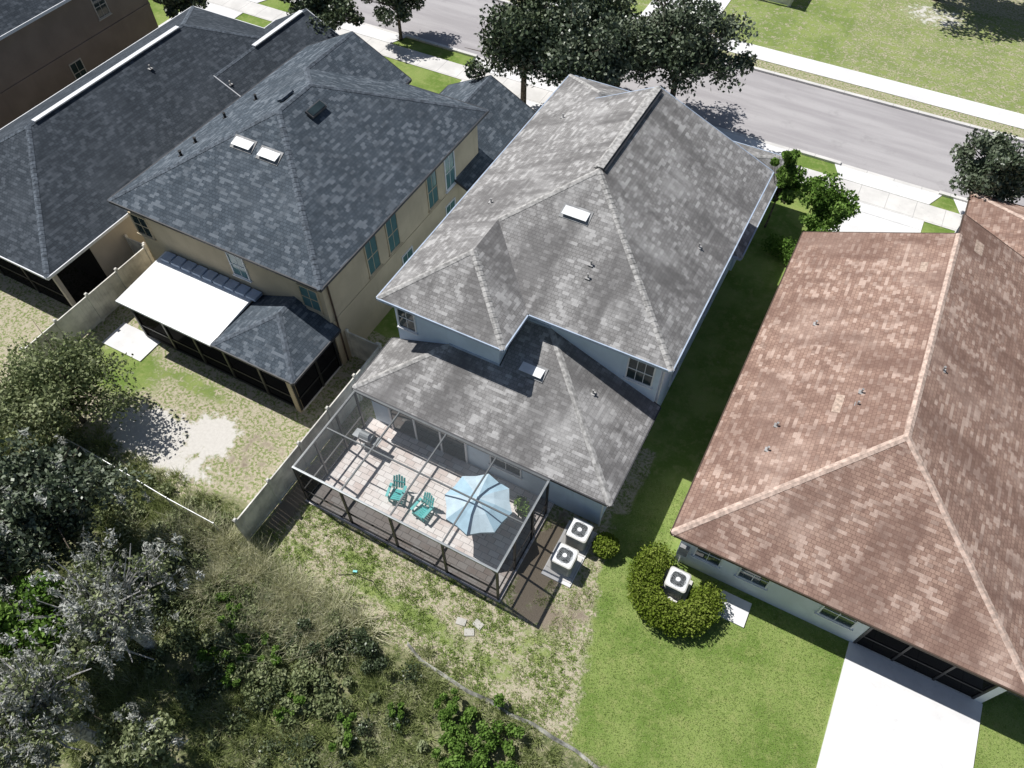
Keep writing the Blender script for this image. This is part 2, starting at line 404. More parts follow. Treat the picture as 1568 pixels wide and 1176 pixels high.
# ================================================================== HOUSE 2 (tan, slate roof)
H2=empty('two_storey_tan_house')
X0,X1=-27.6,-16.2; Y0=14.4; xm2=(X0+X1)/2; hh=(X1-X0)/2; zr2=E+.5*hh
wx=-21.0; wm=(X0+wx)/2; wh=(wx-X0)/2; wz=E+.5*wh
Yf=28.0; yr2=Yf-hh; yv=yr2+(xm2-wm); yg=28.5
R=[[(X0,Y0,E),(xm2,Y0+hh,zr2),(xm2,yr2,zr2),(wm,yv,wz),(wm,yg,wz),(X0,yg,E)],
   [(X0,Y0,E),(X1,Y0,E),(xm2,Y0+hh,zr2)],
   [(X1,Y0,E),(X1,Yf,E),(xm2,yr2,zr2),(xm2,Y0+hh,zr2)],
   [(X1,Yf,E),(wx,Yf,E),(wm,yv,wz),(xm2,yr2,zr2)],
   [(wx,Yf,E),(wx,yg,E),(wm,yg,wz),(wm,yv,wz)]]
roof(H2,'upper_roof',R,'sh2','cap2','trim_d')
walls(H2,'walls',[(X0+W,Y0+W),(X1-W,Y0+W),(X1-W,Yf-W),(wx-W,Yf-W),(wx-W,28.1),(X0+W,28.1)],0,E-.15,'wall2')
b=MB(); b.add([(X0+W,28.1,E-.2),(wx-W,28.1,E-.2),(wm,28.1,wz-.2)],[(0,1,2)],'wall2'); b.build('front_gable_wall',H2)
R=hip(-21.4,-15.9,25.2,32.6,2.9,.5,'gable','gable'); roof(H2,'garage_roof',R,'sh2','cap2','trim_d')
walls(H2,'garage_walls',[(-21.0,27),(-16.3,27),(-16.3,32.2),(-21.0,32.2)],0,2.75,'wall2')
b=MB(); b.add([(-21,32.2,2.7),(-16.3,32.2,2.7),(-18.65,32.2,4.0)],[(0,1,2)],'wall2'); b.build('garage_gable_wall',H2)
window(H2,'y',Y0+W,-21.2,3.6,4.85,.8,'trim_w','glass_t',-1)
window(H2,'y',Y0+W,-17.4,3.5,4.7,.9,'wall2','glass_t',-1)
window(H2,'y',Y0+W,-26.8,3.6,4.7,.9,'wall2','glass',-1)
for yy,tr in ((18.2,'wall2'),(19.8,'wall2'),(23.2,'wall2'),(24.8,'trim_w')): window(H2,'x',X1-W,yy,3.15,4.95,.8,tr,'glass_t',1)
for yy in (24.6,20.6): window(H2,'x',X1-W,yy,1.0,2.2,.8,'trim_w','glass_t',1)
b=MB(); b.box((X1-W,Y0+W,2.75),(X1-W+.03,Yf-W,2.9),'wall2'); b.tube([(X1-W+.07,Y0+W+.3,.1),(X1-W+.07,Y0+W+.3,5.4)],[.04,.04],'trim_br'); b.build('band_course',H2)
box_vent(H2,-22.65,18.38,7.59,.95,.42,(a5,0,0)); box_vent(H2,-21.22,18.32,7.56,.95,.42,(a5,0,0))
b=MB(); Mx=Matrix.Translation((-20.95,21.3,8.03))@Euler((0,a5,0)).to_matrix().to_4x4()
b.obox((0,0,.07),(.42,1.0,.12),(0,0,0),'darkgrey',Mx); b.obox((0,0,.14),(.32,.9,.03),(0,0,0),'glass',Mx); b.build('skylight',H2)
b=MB(); Mx=Matrix.Translation((-22.5,21.3,8.18))@Euler((0,-a5,0)).to_matrix().to_4x4()
b.obox((0,0,.06),(.35,.8,.1),(0,0,0),'cap2',Mx); b.build('roof_hatch',H2)
for q in [(-25.84,17.5,6.48),(-26.08,18.64,6.36),(-26.34,20.86,6.23),(-25.44,22.2,6.68)]: pipe_vent(H2,q[0],q[1],q[2],.25,.06,'black')
lz=2.75; q0=(-20.5)
m4=(q0+X1)/2; r4=(X1-q0)/2
R=[[(q0,11.6,lz),(X1,11.6,lz),(m4,11.6+r4,lz+.45*r4)],[(X1,11.6,lz),(X1,14.82,lz),(m4,14.82,lz+.45*r4),(m4,11.6+r4,lz+.45*r4)],
   [(q0,11.6,lz),(m4,11.6+r4,lz+.45*r4),(m4,14.82,lz+.45*r4),(q0,14.82,lz)]]
roof(H2,'lanai_roof',R,'sh2','cap2','trim_d')
b=MB()
for i in range(5):
    xa=-25.95+i*1.085; b.add([(xa,11.55,2.72),(xa+1.075,11.55,2.72),(xa+1.075,14.8,2.98),(xa,14.8,2.98),(xa,11.55,2.62),(xa+1.075,11.55,2.62),(xa+1.075,14.8,2.86),(xa,14.8,2.86)],[(0,1,2,3),(4,7,6,5),(0,4,5,1),(1,5,6,2),(2,6,7,3),(3,7,4,0)],'white')
for xa in [-25.7+i*.62 for i in range(9)]: b.box((xa,14.25,2.97),(xa+.5,14.75,3.12),'trim_b')
b.build('patio_roof_panels',H2)
b=MB(); b.box((-25.8,11.95,0.02),(-16.65,14.82,.1),'walk')
for xx in (-25.75,-23.9,-22.1,-20.4,-18.5,-16.75): b.box((xx-.06,11.85,.1),(xx+.06,11.97,2.58),'alu')
b.box((-16.95,11.8,.0),(-16.73,12.05,2.58),'wall2')
b.box((-25.8,11.88,.85),(-16.8,11.94,.93),'alu'); b.box((-25.8,11.86,2.5),(-16.8,11.96,2.62),'alu'); b.box((-25.8,11.86,.1),(-16.8,11.96,.2),'alu')
for yy in (13.4,14.7): b.box((-16.75,yy-.05,.1),(-16.63,yy+.05,2.6),'alu'); b.box((-25.82,yy-.05,.1),(-25.7,yy+.05,2.6),'alu')
b.box((-16.72,11.95,.85),(-16.66,14.8,.93),'alu'); b.build('lanai_frame',H2)
b=MB(); b.add([(-25.78,11.91,.2),(-16.8,11.91,.2),(-16.8,11.91,2.5),(-25.78,11.91,2.5)],[(0,1,2,3)],'scr_dark')
b.add([(-16.69,12.0,.1),(-16.69,14.8,.1),(-16.69,14.8,2.5),(-16.69,12.0,2.5)],[(0,1,2,3)],'scr_dark')
b.add([(-25.76,12.0,.1),(-25.76,14.8,.1),(-25.76,14.8,2.5),(-25.76,12.0,2.5)],[(0,1,2,3)],'scr_dark'); b.build('lanai_screens',H2)

# ================================================================== HOUSE 3
H3=empty('single_storey_cream_house')
R=hip(-40.3,-29.4,11.0,32.4,3.0,.5); roof(H3,'roof',R,'sh3','cap2','trim_w')
walls(H3,'walls',[(-39.9,13.6),(-29.85,13.6),(-29.85,31.9),(-39.9,31.9)],0,2.85,'wall3')
b=MB(); b.box((-29.98,11.4,.05),(-29.8,11.6,2.8),'wall3'); b.box((-39.9,11.4,.05),(-39.7,11.6,2.8),'wall3')
for xx in (-37.5,-35,-32.5): b.box((xx-.05,11.45,.05),(xx+.05,11.55,2.8),'alu')
b.box((-39.8,11.47,.9),(-29.9,11.53,.98),'alu'); b.build('lanai_frame',H3)
b=MB(); b.add([(-39.8,11.5,.05),(-29.9,11.5,.05),(-29.9,11.5,2.8),(-39.8,11.5,2.8)],[(0,1,2,3)],'scr_dark')
b.add([(-29.89,11.6,.05),(-29.89,13.6,.05),(-29.89,13.6,2.8),(-29.89,11.6,2.8)],[(0,1,2,3)],'scr_dark'); b.build('lanai_screens',H3)
R=hip(-34.6,-29.2,25.5,33.6,2.95,.5,'gable','gable'); roof(H3,'garage_roof',R,'sh3','cap2','trim_w')
walls(H3,'garage_walls',[(-34.2,27),(-29.7,27),(-29.7,33.3),(-34.2,33.3)],0,2.8,'wall3')
b=MB(); b.obox((-34.85,21.7,5.76),(.26,9.8,.06),(0,0,0),'trim_w'); b.obox((-31.9,31.0,4.35),(.26,4.4,.06),(0,0,0),'trim_w'); b.build('ridge_vent',H3)
for q in [(-33.9,23.3,5.3),(-31.1,25.7,3.9)]: pipe_vent(H3,*q)
window(H3,'x',-29.85,17,1.0,2.2,.9,'trim_w','glass',1)

# ================================================================== HOUSE 4
H4=empty('two_storey_brown_house')
R=hip(-54.5,-42.9,11.0,32.0,5.6,.5); roof(H4,'roof',R,'sh3','cap2','trim_w')
walls(H4,'walls',[(-54.1,11.4),(-43.3,11.4),(-43.3,31.6),(-54.1,31.6)],0,5.45,'wall4')
for yy,z in ((28.2,3.6),(25.0,1.0),(18,3.6)): window(H4,'x',-43.3,yy,z,z+1.2,.8,'wall3','glass',1)
b=MB(); b.box((-43.3,11.4,2.75),(-43.25,31.6,2.9),'wall4'); b.build('band_course',H4)

# ================================================================== HOUSE 5 (brown roof)
H5=empty('single_storey_white_house')
s5=.41; a,bb=-.35,11.6; xm5=(a+bb)/2; h5=(bb-a)/2; z5=2.7+s5*h5
R=[[(a,12.65,2.7),(bb,12.65,2.7),(xm5,12.65+h5,z5)],
   [(a,12.65,2.7),(xm5,12.65+h5,z5),(xm5,30.2,z5),(a,30.2,2.7)],
   [(bb,12.65,2.7),(bb,31.6,2.7),(xm5,31.6,z5),(xm5,30.2,z5),(xm5,12.65+h5,z5)]]
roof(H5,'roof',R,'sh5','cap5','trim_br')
walls(H5,'walls',[(a+W,12.65+W),(6.85,12.65+W),(6.85,15.6),(11.15,15.6),(11.15,31.2),(xm5,31.2),(xm5,29.8),(a+W,29.8)],0,2.55,'wall5')
b=MB(); b.add([(a+W,29.79,2.5),(xm5,29.79,2.5),(xm5,29.79,z5-.1)],[(0,1,2)],'wall5'); b.add([(xm5,31.19,2.5),(11.15,31.19,2.5),(xm5,31.19,z5-.1)],[(0,1,2)],'wall5'); b.build('front_gable_wall',H5)
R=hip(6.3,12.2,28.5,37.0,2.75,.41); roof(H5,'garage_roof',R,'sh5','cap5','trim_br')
walls(H5,'garage_walls',[(6.7,30),(11.8,30),(11.8,36.6),(6.7,36.6)],0,2.6,'wall5')
window(H5,'y',13.07,1.15,1.1,2.1,.9,'trim_w','glass',-1,True,True,1)
window(H5,'y',13.07,2.85,1.1,2.0,1.0,'trim_w','glass',-1,True,True,1)
window(H5,'y',13.07,5.85,1.1,2.1,1.1,'trim_w','glass',-1,True,True,1)
for yy in (16,20,25): window(H5,'x',a+W,yy,1.0,2.1,.9,'trim_w','glass',-1)
b=MB(); b.box((6.85,13.07,0.02),(11.15,15.6,.1),'walk'); b.box((10.95,13.05,0),(11.2,13.3,2.55),'wall5'); b.box((6.8,13.03,2.3),(11.0,13.12,2.5),'wall5')
for xx in (6.9,8.2,9.6,10.9): b.box((xx-.04,13.04,.1),(xx+.04,13.12,2.35),'alu')
b.box((6.9,13.05,.85),(10.95,13.11,.92),'alu'); b.build('lanai_frame',H5)
b=MB(); b.add([(6.9,13.08,.1),(10.95,13.08,.1),(10.95,13.08,2.3),(6.9,13.08,2.3)],[(0,1,2,3)],'scr_dark'); b.build('lanai_screen',H5)
for q in [(1.6,23.9,3.5),(1.6,18.2,3.5),(3.9,20.4,4.45),(3.9,19.8,4.4),(1.6,17.0,3.5),(6.3,22.5,4.85)]: pipe_vent(H5,*q)
b=MB()
for (px,py,w_,h_) in ((3.3,19.7,.28,.9),(4.7,27.9,.25,.6),(6.6,30.2,.4,.8)):
    sg=1 if px<xm5 else -1
    z=2.7+s5*((px-a) if sg>0 else (bb-px))+.012; dz=sg*s5*w_/2
    b.add([(px-w_/2,py-h_/2,z-dz),(px+w_/2,py-h_/2,z+dz),(px+w_/2,py+h_/2,z+dz),(px-w_/2,py+h_/2,z-dz)],[(0,1,2,3)],'patch')
b.build('shingle_patch',H5)
b=MB(); b.box((.1,12.9,.9),(.45,13.07,1.5),'vent_b'); b.tube([(.28,12.98,.1),(.28,12.98,.9)],[.03,.03],'trim_w'); b.build('meter_box',H5)

# ================================================================== SCREEN ENCLOSURE
SE=empty('patio_screen_enclosure')
ex0,ex1,ey0,ey1=-13.8,-5.1,8.5,12.55; ez=2.68
b=MB(); r=.04
posts=[ex0,-11.65,-9.5,-7.3,ex1]
for xx in posts: b.box((xx-r,ey0-r,.1),(xx+r,ey0+r,ez-.05),'alu')
for yy in (9.8,11.2,12.45):
    for xx in (ex0,ex1): b.box((xx-r,yy-r,.1),(xx+r,yy+r,ez-.05),'alu')
for z in (.12,.9): 
    b.box((ex0,ey0-.025,z),(ex1,ey0+.025,z+.06),'alu')
    for xx in (ex0,ex1): b.box((xx-.025,ey0,z+.003),(xx+.025,ey1,z+.063),'alu')
b.build('wall_frame',SE)
b=MB()
b.box((ex0-.04,ey0-.04,ez-.05),(ex1+.04,ey0+.04,ez+.05),'alu_l'); b.box((ex0-.04,ey1-.10,ez-.05),(ex1+.04,ey1-.02,ez+.05),'alu_m')  # bronze frame: sunlit sheen of the top beams painted as lighter greys
for xx in (ex0,ex1): b.box((xx-.04,ey0+.04,ez-.048),(xx+.04,ey1-.10,ez+.048),'alu_l' if xx==ex1 else 'alu_m')
for xx in posts[1:-1]: b.box((xx-.025,ey0+.04,ez-.045),(xx+.025,ey1-.10,ez+.04),'alu_m')
b.box((ex0+.04,10.5,ez-.04),(ex1-.04,10.55,ez+.03),'alu_m')
b.build('roof_beams',SE)
b=MB(); z=ez+.052; b.add([(ex0,ey0,z),(ex1,ey0,z),(ex1,ey1,z),(ex0,ey1,z)],[(0,1,2,3)],'scr_roof'); b.build('roof_screen',SE)
b=MB(); z0,z1=.15,ez-.05
b.add([(ex0,ey0,z0),(ex1,ey0,z0),(ex1,ey0,z1),(ex0,ey0,z1)],[(0,1,2,3)],'scr_wall')
b.add([(ex0,ey0,z0),(ex0,ey1,z0),(ex0,ey1,z1),(ex0,ey0,z1)],[(0,1,2,3)],'scr_roof')
b.add([(ex1,ey0,z0),(ex1,ey1,z0),(ex1,ey1,z1),(ex1,ey0,z1)],[(0,1,2,3)],'scr_side'); b.build('wall_screens',SE)
b=MB(); b.box((ex0-.1,ey0-.1,0),(ex1+.1,13.0,.1),'paver'); b.build('paver_patio',SE)

U=empty('patio_umbrella'); ux,uy=-7.15,10.75
b=MB(); n=8; rad=1.32; top=(ux,uy,2.42)
for k in range(n):
    a0=2*math.pi*k/n+.2; a1=2*math.pi*(k+1)/n+.2; am=(a0+a1)/2
    P=lambda an,rr,zz:(ux+rr*math.cos(an),uy+rr*math.sin(an),zz)
    pts=[top,P(a0,rad*.5,2.27),P(am,rad*.46,2.24),P(a1,rad*.5,2.27),P(a0,rad,1.98),P(am,rad*.89,1.97),P(a1,rad,1.98),P(a0,rad,1.86),P(am,rad*.89,1.86),P(a1,rad,1.86)]
    b.add(pts,[(0,1,2),(0,2,3),(1,4,5,2),(2,5,6,3),(4,7,8,5),(5,8,9,6)],'umb' if k%2 else 'umb2')
b.build('canopy',U)
b=MB(); b.tube([(ux,uy,.1),(ux,uy,2.5)],[.025,.02],'white'); b.tube([(ux,uy,.1),(ux,uy,.16),(ux,uy,.2)],[.28,.26,.05],'darkgrey',16)
for k in range(n):
    an=2*math.pi*k/n+.2; b.tube([(ux,uy,2.38),(ux+rad*.5*math.cos(an),uy+rad*.5*math.sin(an),2.25),(ux+rad*math.cos(an),uy+rad*math.sin(an),1.965)],[.012]*3,'white',5)
b.build('pole_and_ribs',U)
T=empty('patio_table'); b=MB(); b.tube([(ux,uy,.78),(ux,uy,.82)],[.55,.55],'darkgrey',24)
for k in range(4):
    an=math.pi/4+k*math.pi/2; b.tube([(ux+.2*math.cos(an),uy+.2*math.sin(an),.78),(ux+.45*math.cos(an),uy+.45*math.sin(an),.1)],[.02,.02],'darkgrey',6)
b.build('table',T)
def adirondack(x,y,rot):
    P=empty('adirondack_chair',(x,y,.1)); Mx=Matrix.Translation((x,y,.1))@Matrix.Rotation(rot,4,'Z')@Matrix.Scale(.86,4); b=MB()
    for i in range(6): b.obox((0,-.32+i*.105,.40-i*.025),(.54,.09,.022),(-.23,0,0),'teal',Mx)
    for i in range(5):
        x_=-.22+i*.11; h=.80-abs(i-2)*.07
        b.obox((x_*1.12,.36+h*.17,.28+h*.46),(.095,.022,h),(-.36,0,0),'teal',Mx)
    for sx in(-1,1):
        b.obox((sx*.35,0,.56),(.13,.72,.024),(0,0,0),'teal',Mx)
        b.obox((sx*.30,-.30,.27),(.03,.09,.55),(0,0,0),'teal',Mx)
        b.obox((sx*.27,.05,.22),(.028,.95,.10),(-.25,0,0),'teal',Mx)
        b.obox((sx*.30,.33,.40),(.03,.07,.32),(0,0,0),'teal',Mx)
    b.obox((0,.47,.62),(.60,.022,.07),(-.36,0,0),'teal',Mx); b.obox((0,-.345,.30),(.6,.022,.1),(0,0,0),'teal',Mx)
    b.build('frame_and_slats',P)
adirondack(-10.7,10.3,.25); adirondack(-9.4,10.15,-.15)
G=empty('barbecue_grill'); b=MB(); gx_,gy_=-13.0,11.7
b.box((gx_-.3,gy_-.22,.72),(gx_+.3,gy_+.22,.95),'darkgrey'); b.tube([(gx_-.3,gy_,.95),(gx_+.3,gy_,.95)],[.21,.21],'alu_l',14)
b.box((gx_-.62,gy_-.2,.9),(gx_-.32,gy_+.2,.93),'alu_l'); b.box((gx_+.32,gy_-.2,.9),(gx_+.62,gy_+.2,.93),'alu_l')
for sx in(-.28,.28):
    for sy in(-.18,.18): b.tube([(gx_+sx,gy_+sy,.1),(gx_+sx,gy_+sy,.75)],[.02,.02],'alu_l',6)
b.box((gx_-.3,gy_-.18,.25),(gx_+.3,gy_+.18,.28),'alu_l'); b.tube([(gx_-.22,gy_-.24,1.03),(gx_+.22,gy_-.24,1.03)],[.015,.015],'white',6); b.build('grill_body',G,bevel=.01)
# ================================================================== AC units
def ac(x,y,w=.82,h=.85,pad=.08):
    P=empty('air_conditioner_unit',(x,y,0)); b=MB(); k=w/2; rr=.1
    b.obox((x,y,pad/2),(w+.3,w+.3,pad),(0,0,0),'walk'); z=pad
    def rr_loop(k,z):
        o=[]
        for cx,cy,a0 in((k-rr,k-rr,0),(-k+rr,k-rr,90),(-k+rr,-k+rr,180),(k-rr,-k+rr,270)):
            for j in range(4):
                an=math.radians(a0+30*j); o.append((x+cx+rr*math.cos(an),y+cy+rr*math.sin(an),z))
        return o
    nl=14; L=[]
    for i in range(nl):
        za=z+.05+(h-.13)*i/nl; zb_=z+.05+(h-.13)*(i+.75)/nl
        L+= [rr_loop(k,za),rr_loop(k-.0,za+(zb_-za)*.6),rr_loop(k-.025,zb_)]
    L=[rr_loop(k,z),rr_loop(k,z+.05)]+L+[rr_loop(k+.015,z+h-.07),rr_loop(k+.015,z+h-.01),rr_loop(k-.03,z+h)]
    vs=[q for l in L for q in l]; fs=[]
    for i in range(len(L)-1):
        for j in range(16): j2=(j+1)%16; fs.append((i*16+j,i*16+j2,(i+1)*16+j2,(i+1)*16+j))
    b.add(vs,fs,'acbody'); 
    ft=L[-1]; R0=k*.80; n=16; cir=[]
    for q in ft:
        an=math.atan2(q[1]-y,q[0]-x); cir.append((x+R0*math.cos(an),y+R0*math.sin(an),z+h+.01))
    b.add(ft+cir,[(j,(j+1)%16,16+(j+1)%16,16+j) for j in range(16)],'white')
    inn=[(q[0],q[1],z+h-.22) for q in cir]; b.add(cir+inn,[(j,(j+1)%16,16+(j+1)%16,16+j) for j in range(16)]+[tuple(range(16,32))],'black')
    for rr2 in (.25,.42,.58,.75,.9): b.ring((x,y,z+h+.008),R0*rr2-.008,R0*rr2+.008,.008,'alu_l',24)
    for j in range(12):
        an=j*math.pi/6; b.tube([(x+.08*math.cos(an),y+.08*math.sin(an),z+h+.012),(x+R0*math.cos(an),y+R0*math.sin(an),z+h+.012)],[.006,.006],'alu_l',4)
    b.tube([(x,y,z+h-.15),(x,y,z+h+.025)],[.1,.09],'white',14)
    for j in range(3):
        an=j*2.094; Mx=Matrix.Translation((x,y,z+h-.1))@Matrix.Rotation(an,4,'Z'); b.obox((R0*.5,0,0),(R0*.75,.17,.01),(.4,0,0),'alu_m',Mx)
    b.build('condenser',P)
ac(-3.55,10.85); ac(-3.5,12.05); ac(.5,12.0,.78,.75)
b=MB(); b.box((-4.15,10.15,0),(-2.95,12.65,.05),'conc'); b.build('concrete_pad')
b=MB(); b.box((2.1,11.75,0),(3.25,12.75,.06),'conc'); b.build('concrete_pad')
b=MB()
for (px,py,ro) in ((-5.9,7.15,.2),(-5.45,6.95,.5),(-5.3,7.35,-.2)): b.obox((px,py,.02),(.36,.26,.04),(0,0,ro),'stone')
b.build('stepping_stones')
b=MB(); b.box((-27.4,10.6,0),(-25.0,12.0,.05),'conc'); b.build('side_patio_slab')
b=MB(); b.box((6.75,2.0,0),(11.25,13.05,.07),'conc'); b.build('concrete_patio')
# ================================================================== fences
def fence(name,p0,p1,h=1.75,key='vinyl'):
    b=MB(); p0=Vector(p0);p1=Vector(p1); L=(p1-p0).length; d=(p1-p0)/L; ang=math.atan2(d.y,d.x); n=max(1,round(L/1.9)); st=L/n
    for i in range(n+1):
        p=p0+d*st*i; b.obox((p.x,p.y,(h+.1)/2),(.12,.12,h+.1),(0,0,ang),key); b.obox((p.x,p.y,h+.12),(.15,.15,.05),(0,0,ang),key,taper=.5)
    for i in range(n):
        c=p0+d*st*(i+.5); nb=max(4,int(st/.17)); 
        for j in range(nb):
            q=p0+d*(st*i+.06+(st-.12)*(j+.5)/nb); b.obox((q.x,q.y,h/2),((st-.12)/nb-.008,.03,h-.14),(0,0,ang),key)
        b.obox((c.x,c.y,h-.06),(st-.12,.055,.10),(0,0,ang),key); b.obox((c.x,c.y,.12),(st-.12,.055,.12),(0,0,ang),key)
    return b.build(name)
fence('vinyl_fence',(-14.8,6.0,0),(-14.8,15.5,0)); fence('vinyl_fence',(-16.55,15.5,0),(-14.92,15.5,0))
fence('vinyl_fence',(-28.4,8.0,0),(-28.4,15.3,0)); fence('vinyl_fence',(-29.7,15.4,0),(-28.5,15.4,0))
fence('vinyl_fence',(-13,56.5,0),(-7.6,56.5,0)); fence('vinyl_fence',(-7.5,56.6,0),(-7.5,66,0))
b=MB(); pts=[(-7.2,5.6),(-6.4,5.3),(-5.5,5.28),(-4.5,5.2),(-3.6,5.28),(-2.9,5.22),(-2.0,5.32),(-1.2,5.25),(-.4,5.27),(.4,5.12),(1.6,5.0)]
for i in range(len(pts)-1):
    (xa,ya),(xb,yb_)=pts[i],pts[i+1]; h0=.16+.06*math.sin(i*2.1); h1=.16+.06*math.sin(i*2.1+2.1)
    b.add([(xa,ya,0),(xb,yb_,0),(xb,yb_,h1),(xa,ya,h0),(xa+.02,ya-.1,.02),(xb+.02,yb_-.1,.02)],[(0,1,2,3),(3,2,5,4)],'silt')
b.build('silt_fence')
# low chain-link fence along the rear boundary of the left lots
b=MB(); ch=1.05; cp=[(-30+2.35*i, 5.85-.03*i+.03*math.sin(i*2.3)) for i in range(7)]
for (px,py) in cp: b.tube([(px,py,0),(px,py,ch+.05)],[.028,.028],'galv',8)
for i in range(len(cp)-1):
    b.tube([(cp[i][0],cp[i][1],ch),(cp[i+1][0],cp[i+1][1],ch)],[.02,.02],'galv',6)
    b.add([(cp[i][0],cp[i][1],.03),(cp[i+1][0],cp[i+1][1],.03),(cp[i+1][0],cp[i+1][1],ch),(cp[i][0],cp[i][1],ch)],[(0,1,2,3)],'chain')
b.build('chain_link_fence')
b=MB(); b.tube([(-10.9,6.5,.03),(-10.4,6.8,.03),(-9.6,6.9,.03),(-9.2,6.7,.03)],[.012]*4,'black',5); b.obox((-10.4,6.9,.05),(.16,.08,.08),(0,0,.4),'teal'); b.build('garden_hose')
b=MB(); b.obox((-33.6,35.0,.5),(.5,.55,.95),(0,0,0),'blue',taper=1.15); b.obox((-33.6,35.0,1.01),(.62,.68,.07),(.05,0,0),'blue')
for sx in(-.27,.27): b.tube([(-33.6+sx-.03,35.28,.12),(-33.6+sx+.03,35.28,.12)],[.12,.12],'black',12)
b.build('trash_cart',bevel=.02)

# ================================================================== GROUND
def axis(lo,hi,step): 
    a=np.arange(lo,hi+1e-6,step); o=np.array([8,20,45,90,180,400,900])*1.0
    return np.concatenate([(lo-o)[::-1],a,hi+o])
gx=axis(-62,32,.25); gy=axis(-10,72,.25); nx,ny=len(gx),len(gy)
XX,YY=np.meshgrid(gx,gy)
def sst(x,a,b):
    t=np.clip((x-a)/(b-a),0,1); return t*t*(3-2*t)
def blob(cx,cy,rx,ry): return np.clip(1.4-np.sqrt(((XX-cx)/rx)**2+((YY-cy)/ry)**2)*.9,0,1)
wild=1-sst(YY,4.6,6.0); wild=np.where(XX>1.2,1-sst(YY,1.5,3.0),wild); wild=np.maximum(wild,blob(-26.5,7,2.5,2))
wild=np.where(XX<-15,1-sst(YY,5.4,7.0),wild); wild=np.maximum(wild,blob(-16,6.2,2.2,1.2)*.8)
lush=sst(XX+.25*(YY-8),-2.4,-.2)*(YY<14)
lush=np.maximum(lush,sst(XX,-2.6,-1.8)*(XX<8)*(YY>=11)*(YY<18)); lush=np.maximum(lush,((YY>29)&(YY<41)).astype(float)*.8); lush=np.maximum(lush,((YY>17)&(YY<30))*.75)
lush=np.maximum(lush,blob(-25.5,10.0,2.6,1.8)*.7); lush=np.maximum(lush,blob(-22,10.8,3,.7)*.55); lush=np.maximum(lush,blob(-3,7.6,1.4,1.2)*.5)
lush=np.where(YY>41,.55,lush); lush=np.where((YY>50.3)&(XX>-3),.5,lush); lush=np.where((YY>47)&(YY<49),.4,lush); lush=np.where((YY>62),.35,lush)
for q in ((-8,6.6,4,.5,.55),(-10.5,7.3,1.6,.4,.6),(-6.5,6.3,2,.35,.55),(-12.8,6.6,1.2,.5,.5),(-4,6.3,1.5,.6,.5),(-21,6.9,2,.3,.45)): lush=np.maximum(lush,blob(*q[:4])*q[4])
sand=np.maximum.reduce([blob(-21.8,7.9,2.0,1.2),blob(-19.4,9.0,1.3,1.2)*.85,blob(-5.5,7.1,1.3,.6)*.3,blob(-12,7.2,1.6,.7)*.3,blob(2,60,3,2)*.5,blob(-20.5,7.4,2.8,.9)*.7])
soil=np.maximum.reduce([blob(-4.3,10.6,.9,2.2)*.85,blob(-3.6,8.8,1.6,.8)*.65,blob(-17.2,9.2,1.8,2.6)*.42,blob(-7,5.9,5,.6)*.3,blob(-14.3,8.5,.5,3)*.8,blob(-2.4,9.5,.8,1.5)*.5])
inner=(XX>-62)&(XX<32)&(YY>-10)&(YY<5)
ZZ=-.004+np.where(inner,wild*(.08*np.sin(XX*1.3)*np.cos(YY*1.7)-.06),0)
V=np.stack([XX,YY,ZZ],-1).reshape(-1,3)
ii=np.arange(nx*ny).reshape(ny,nx); Fq=np.stack([ii[:-1,:-1],ii[:-1,1:],ii[1:,1:],ii[1:,:-1]],-1).reshape(-1,4)
def np_mesh(name,V,Fc,mat,shade=None,parent=None,smooth=False):
    me=bpy.data.meshes.new(name); k=Fc.shape[1]
    me.vertices.add(len(V)); me.vertices.foreach_set('co',V.astype(np.float32).ravel())
    me.loops.add(Fc.size); me.loops.foreach_set('vertex_index',Fc.astype(np.int32).ravel())
    me.polygons.add(len(Fc)); me.polygons.foreach_set('loop_start',np.arange(0,Fc.size,k,dtype=np.int32))
    if shade is not None:
        a=me.attributes.new('shade','FLOAT','FACE'); a.data.foreach_set('value',shade.astype(np.float32))
    me.materials.append(mat); me.update(calc_edges=True)
    if smooth: me.polygons.foreach_set('use_smooth',np.ones(len(Fc),bool))
    o=bpy.data.objects.new(name,me); COL.objects.link(o)
    if parent: o.parent=parent; o.matrix_parent_inverse=Matrix.Translation(parent.location).inverted()
    return o
t=NT('ground_grass_and_soil'); p=t.pos()
n1=t.noise(p,.45,4,.6); n2=t.noise(p,2.4,4,.65); n3=t.noise(p,8,4,.65); n4=t.noise(p,40,2,.6)
def msk(nm,amp=.9,lo=.38,hi=.62):
    return t.smooth(t.math('ADD',t.attr(nm),t.math('MULTIPLY',t.math('SUBTRACT',n2,.5),amp)),lo,hi)
lush_c=t.mix(t.smooth(n1,.38,.62),(.16,.245,.055),(.27,.345,.105))
lush_c=t.mix(t.math('MULTIPLY',t.smooth(n2,.48,.66),.55),lush_c,(.34,.37,.14))
lush_c=t.mix(t.math('MULTIPLY',t.smooth(n3,.5,.72),.4),lush_c,(.36,.38,.16))
lush_c=t.mix(t.math('MULTIPLY',t.smooth(n4,.45,.7),.35),lush_c,(.09,.15,.03))
dry=t.mix(t.smooth(n3,.44,.57),(.52,.455,.345),(.21,.265,.09)); dry=t.mix(t.math('MULTIPLY',t.smooth(n2,.48,.62),.8),dry,(.55,.485,.38)); dry=t.mix(t.math('MULTIPLY',t.smooth(n4,.5,.7),.45),dry,(.22,.215,.12))
c=t.mix(msk('lush'),dry,lush_c)
c=t.mix(msk('soil'),c,t.mix(n4,(.18,.145,.11),(.38,.32,.245)))
c=t.mix(msk('sand',1.3),c,t.mix(n3,(.56,.53,.48),(.80,.77,.72)))
